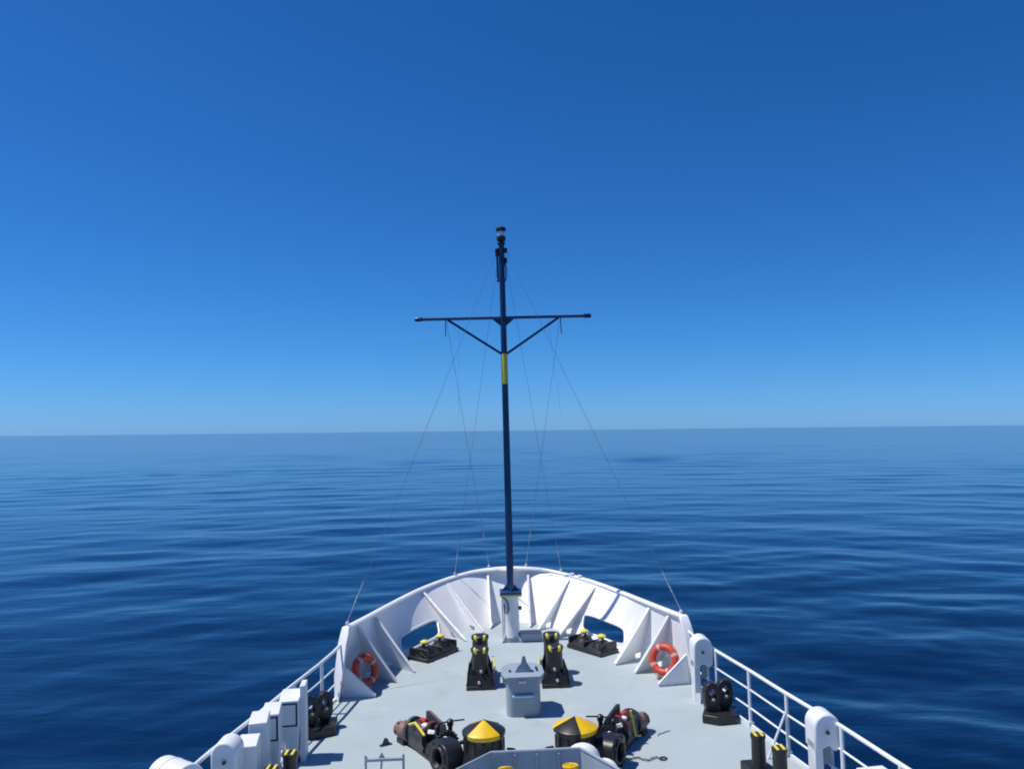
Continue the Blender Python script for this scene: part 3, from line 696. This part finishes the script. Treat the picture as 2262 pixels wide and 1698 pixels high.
for par, P in ((wl, [(1.72, -.09, .48), (1.54, -.06, .55), (1.16, -.08, .43)]), (wr, [(1.56, -.02, .62), (1.62, -.08, .14), (1.74, -.14, .12)])):
    mb = MB(); mb.tube(P, .024, 8); mb.build('yellow_lever', YELLOW2, par)

# ------------------------------------------------------------------ life rings
def life_ring(loc, axis, label):
    r = thing('life_ring', label, 'life ring', loc, 0, 'life rings leaning in the bulwark corners')
    ax = Vector(axis).normalized(); q = ax.to_track_quat('Z', 'Y').to_matrix()
    mb = MB(); mb.torus((0, 0, 0), ax, .285, .085, n=56, k=16); mb.build('ring', ORANGE, r)
    for k in range(4):
        a = k * PI / 2 + .5; mb = MB(); mb.torus((0, 0, 0), ax, .285, .0885, n=6, k=16, a0=a - .12, a1=a + .12); mb.build('tape_band', TAPE2, r)
    mb = MB(); pts = []
    for i in range(64):
        a = 2 * PI * i / 64; R = .375 + .028 * abs(math.sin(2 * (a - .5))); pts.append(q @ Vector((R * math.cos(a), R * math.sin(a), 0)))
    mb.tube(pts, .008, 6, True); mb.build('grab_line', ORANGE, r)
    mb = MB(); mb.box((0, 0, -.40), (.05, .34, .04), rz=math.atan2(ax.y, ax.x)); mb.tube([q @ Vector((0, 0, -.09)) + Vector((0, 0, .1)), q @ Vector((0, 0, -.2)) + Vector((0, 0, .1))], .015); mb.build('holder', WHITE2, r)
    return r
life_ring((-3.56, 19.25, .47), (.72, -.62, .22), 'orange-red life ring in the left corner of the bulwark')
life_ring((3.50, 19.2, .47), (-.60, -.75, .25), 'orange-red life ring in the right corner of the bulwark')

# ------------------------------------------------------------------ hooded deck vents and cabinets
def hooded_vent(loc, label, rz=0, wdt=.44, h=1.36, group='white hooded vents at the rail', mirror=False):
    v = thing('hooded_vent', label, 'deck vent', loc, rz, group)
    mb = MB(); out_ = []
    r = wdt / 2; z0 = h * .52
    P = [(-r, z0)]; n = 14
    for i in range(n + 1):
        a = PI - PI * i / n; P.append((r * math.cos(a), h - r + r * math.sin(a)))
    P += [(r, z0 + .08), (r * .55, z0), (r * .1, z0 + .10)]
    mb.prism([(x, -.2, z) for x, z in P], (0, .42, 0)); mb.build('hood', WHITE2, v, bevel=.03)
    mb = MB(); mb.prism([(-r, -.17, 0), (-r * .35, -.17, 0), (-r * .35, -.17, z0 + .15), (-r, -.17, z0 + .15)], (0, .3, 0)); mb.build('trunk', WHITE2, v, bevel=.015)
    mb = MB(); mb.box((r * .3, .05, z0 - .1), (.12, .04, .36)); mb.build('flap', GREY, v, bevel=.01)
    mb = MB(); mb.cyl((r * .82, .1, 0), (r * .82, .1, z0 + .1), .028); mb.build('rear_leg', WHITE2, v)
    mb = MB(); mb.lathe([(.03, 0), (.03, .03)], (-.02, -.22, h * .78), (0, -1, 0), n=12); mb.box((r * .9, -.1, z0 + .1), (.1, .12, .12)); mb.build('latch', STEEL, v)
    mb = MB(); mb.prism([(-r * .9, -.16, 0), (-r * 1.0 - .02, -.30, 0), (-r * .9, -.16, .22)], (.1, 0, 0)); mb.prism([(-.1, -.05, 0), (.16, -.05, 0), (-.1, -.05, .4)], (0, .02, 0)); mb.build('foot', WHITE2, v)
    return v
hooded_vent((4.02, 17.75, 0), 'white hooded vent right behind the end of the right bulwark', 0, .42, 1.38)
hooded_vent((4.84, 13.3, 0), 'white hooded vent on the right guard rail, by the striped bollards', 0, .44, 1.26)
hv = hooded_vent((-4.74, 12.95, 0), 'white hooded vent on the left guard rail, next to the round white canister', 0, .40, 1.32); hv.scale = (-1, 1, 1)

def cabinet(loc, rz, label, h, wd, dp, framed=True, tall=False):
    c = thing('deck_cabinet', label, 'cabinet', loc, rz, 'white cabinets along the left guard rail')
    z1 = h * .55
    mb = MB(); mb.prism([(-wd / 2, -dp / 2, z1), (-wd / 2, -dp / 2, h - .06), (-wd / 2, dp * .1, h), (-wd / 2, dp / 2, h), (-wd / 2, dp / 2, z1)], (wd, 0, 0)); mb.build('head', WHITE2, c, bevel=.012)
    mb = MB(); P = [(-wd / 2, z1 + .003), (-wd * .30, 0), (wd * .36, 0), (wd / 2, z1 + .003)]
    mb.prism([(x, -dp * .42, z) for x, z in P], (0, dp * .8, 0)); mb.build('tapered_trunk', WHITE2, c, bevel=.02)
    mb = MB(); mb.prism([(-wd * .2, -dp * .44, z1 - .02), (wd * .12, -dp * .44, z1 - .02), (wd * .0, -dp * .62, .1), (-wd * .2, -dp * .62, .1)], (0, .05, 0)); mb.build('front_rib', WHITE2, c, bevel=.01)
    if framed:
        x0, x1, zz0, zz1 = -wd * .42, wd * .42, z1 + .03, h - .10; y = -dp / 2 - .006
        mb = MB(); mb.ring_prism([(x0, y, zz0), (x1, y, zz0), (x1, y, zz1), (x0, y, zz1)], [(x0 + .03, y, zz0 + .03), (x1 - .03, y, zz0 + .03), (x1 - .03, y, zz1 - .03), (x0 + .03, y, zz1 - .03)], (0, .012, 0))
        mb.build('door_gasket', RUBBER, c)
        mb = MB(); mb.box(((x0 + x1) / 2, y + .008, (zz0 + zz1) / 2), (x1 - x0 - .06, .012, zz1 - zz0 - .06)); mb.build('door', WHITE2, c)
    if tall:
        mb = MB(); mb.box((wd / 2 + .05, .05, h * .5 + .08), (.10, dp * .7, h + .16)); mb.build('side_duct', WHITE2, c, bevel=.01)
    return c
cabinet((-4.34, 15.35, 0), .10, 'white cabinet with a dark framed door, nearest the left roller chock', 1.22, .36, .55, True, True)
cabinet((-4.50, 14.65, 0), .14, 'white cabinet with a dark framed door, second from the left roller chock', 1.22, .30, .5, True)
cabinet((-4.55, 14.05, 0), .14, 'plain white cabinet with a sloping top, third from the left roller chock', 1.28, .30, .45, False)
cabinet((-4.56, 13.45, 0), .10, 'low white cabinet between the plain cabinet and the hooded vent', 1.12, .32, .4, False)

# life raft canister outside the left rail
lr = thing('raft_canister', 'round white canister on its side at the left rail, bottom corner of the view', 'life raft', (-5.34, 12.40, 0), -.62)
mb = MB(); mb.lathe([(.0, -.32), (.27, -.32), (.30, -.30), (.30, .30), (.29, .32), (0, .32)], (0, 0, .92), (1, .0, 0), n=44, cap=False); sh = mb.build('shell', WHITE2, lr, smooth=30)
mb = MB()
mb.torus((-.1, 0, .92), (1, 0, 0), .302, .008, n=44, k=6)
mb.build('strap', WHITE, sh)
mb = MB(); mb.box((.3, 0, -.02), (1.3, .3, .06))
for x in (-.22, .2):
    mb.box((x, 0, .32), (.08, .5, .64)); mb.prism([(x - .04, -.34, .60), (x - .04, .34, .60), (x - .04, .38, .78), (x - .04, -.38, .78)], (.08, 0, 0))
mb.build('cradle', WHITE2, lr, bevel=.01)

# right-hand white box at the bottom edge
bx = thing('rail_box', 'small white box against the right guard rail, at the bottom edge of the view', 'box', (4.98, 11.75, 0), .12)
mb = MB(); mb.box((0, 0, .42), (.36, .34, .84)); mb.build('body', WHITE2, bx, bevel=.015)
mb = MB(); mb.box((0, 0, .875), (.42, .40, .06)); mb.build('lid', WHITE2, bx, bevel=.01)

# ------------------------------------------------------------------ valve trough at the bottom of the view
vt = thing('valve_trough', 'open grey steel trough with slanted side walls, behind the two capstans', 'trough', (0, 0, 0))
mb = MB()
O = [(-1.62, 11.3), (-1.14, 12.42), (-.62, 13.02), (.80, 13.05), (1.22, 12.32), (1.75, 11.2)]
def wall(a, b, z0, z1, th):
    a = Vector((*a, 0)); b = Vector((*b, 0)); d = (b - a).normalized(); n = Vector((-d.y, d.x, 0)) * th
    mb.prism([a + Vector((0, 0, z0)), b + Vector((0, 0, z0)), b + Vector((0, 0, z1)), a + Vector((0, 0, z1))], n)
for a, b in zip(O, O[1:]): wall(a, b, 0, .885, .025)
mb.build('wall', GREY, vt)
mb = MB(); mb.tube([(x, y + .012, .90) for x, y in O], .024, 8); mb.build('rim', GREY, vt)
mb = MB()
for x in (-.25, .1, .45): mb.box((x, 13.0, .44), (.03, .03, .84))
mb.build('stiffener', GREY, vt)
mb = MB(); mb.prism([(-1.5, 11.3, .02), (-.6, 12.95, .02), (.78, 12.98, .02), (1.6, 11.2, .02)], (0, 0, .03)); mb.build('floor', GREY, vt)
def valve(loc, label, tilt):
    v = thing('handwheel_valve', label, 'valve', loc, 0, 'valves with yellow handwheels in the trough')
    mb = MB(); mb.lathe([(.07, .0), (.09, .04), (.09, .1), (.045, .14), (.035, .42), (.018, .44), (.018, .56)], n=20); mb.build('stem', WHITE2, v)
    mb = MB(); mb.torus((0, 0, .56), (0, tilt, 1), .11, .017, n=30, k=8)
    for i in range(3): a = PI * i / 3 + .3; mb.tube([(-.1 * math.cos(a), -.1 * math.sin(a), .56 + .1 * math.sin(a) * tilt), (.1 * math.cos(a), .1 * math.sin(a), .56 - .1 * math.sin(a) * tilt)], .010, 6)
    mb.sphere((0, 0, .565), .022); mb.build('handwheel', YELLOW, v)
    mb = MB(); mb.lathe([(.09, 0), (.10, .03), (.10, .34), (.06, .40)], (-.24, .02, 0), n=20); mb.cyl((-.24, 0, .2), (0, 0, .2), .04); mb.build('valve_body', PALEBL, v)
    return v
va = valve((-.40, 12.62, .05), 'yellow handwheel on a white valve, left one in the grey trough', .5)
vb_ = valve((.60, 12.64, .05), 'yellow handwheel on a white valve, right one in the grey trough', .1)
for v in (va, vb_): v.scale = (1, 1, 1.34)
vb = thing('canvas_cover', 'bulging white canvas cover behind the right capstan and the trough corner', 'cover', (.86, 13.45, 0))
mb = MB(); mb.sphere((.02, 0, .58), .25, (1.15, .9, .98)); mb.lathe([(.25, 0), (.27, .2), (.29, .60)], n=24); mb.build('hood', CANVAS, vb)
mb = MB(); mb.sphere((.34, -.42, .50), .22, (1.0, 1.5, .95)); mb.lathe([(.20, 0), (.21, .2), (.21, .50)], (.34, -.42, 0), n=20); mb.build('side_hood', CANVAS, vb)

# small things on the deck
gp = thing('deck_hurdle', 'low grey goalpost-shaped stand on the deck, left of the left windlass', 'stand', (-2.5, 14.45, 0))
mb = MB(); mb.box((0, 0, .30), (.66, .06, .05)); mb.build('crossbar', GREY, gp, bevel=.006)
mb = MB()
for s in (-1, 1):
    mb = MB(); mb.cyl((s * .33, 0, 0), (s * .33, 0, .38), .022); mb.build('post', GREY, gp)
mb = MB(); mb.tube([(-.05, 0, .28), (-.07, -.02, .0)], .018); mb.build('prop', GREY, gp); mb = MB(); mb.prism([(-.12, 0, .3), (.02, 0, .3), (-.05, 0, .42)], (0, .02, 0)); mb.build('hook', GREY, gp)
pe = thing('pad_eye', 'small dark pad eye welded on bare deck, left of the left windlass', 'pad eye', (-2.66, 15.88, 0), .5)
mb = MB(); mb.prism([(-.09, 0, 0), (.09, 0, 0), (.04, 0, .12), (-.02, 0, .14)], (0, .025, 0)); mb.box((0, .01, .01), (.24, .09, .02)); mb.build('lug', STEEL, pe, bevel=.004)
ch = thing('loose_chain', 'short loose chain with a hook on the deck, right of the right windlass', 'chain', (2.12, 14.75, 0))
mb = MB()
for i in range(11):
    t = i / 10; x = -.22 + .52 * t; y = .06 * math.sin(t * 9) - .05 * t; a = .3 * math.cos(t * 9) + (i % 2) * .3
    mb.torus((x, y, .016 + .01 * (i % 2)), (0.5 * (i % 2), 0, 1), .026, .007, n=12, k=6)
mb.build('links', STEEL, ch)
mb = MB(); mb.tube([(.30, 0, .02), (.38, .02, .02), (.42, -.04, .02), (.36, -.10, .02), (.28, -.09, .02)], .013, 6); mb.build('hook', STEEL, ch)
for k, (x, y, r) in enumerate(((2.72, 15.9, .9),)):
    rp = thing('rope_end', 'thin rope end lying on the deck, between the right windlass and the roller chock', 'rope', (x, y, 0), r)
    mb = MB(); mb.tube([(-.16, .02, .012), (-.06, .05, .012), (.03, .0, .012), (.12, -.01, .012), (.2, -.06, .012)], .011, 6); mb.build('strand', GREY, rp)

# ------------------------------------------------------------------ heel the ship and everything on it
bpy.context.view_layer.update()
for o in list(COL.objects):
    if o.parent is None and o.type in {'EMPTY', 'MESH'} and o.name != 'sea':
        o.matrix_world = HEEL @ o.matrix_world
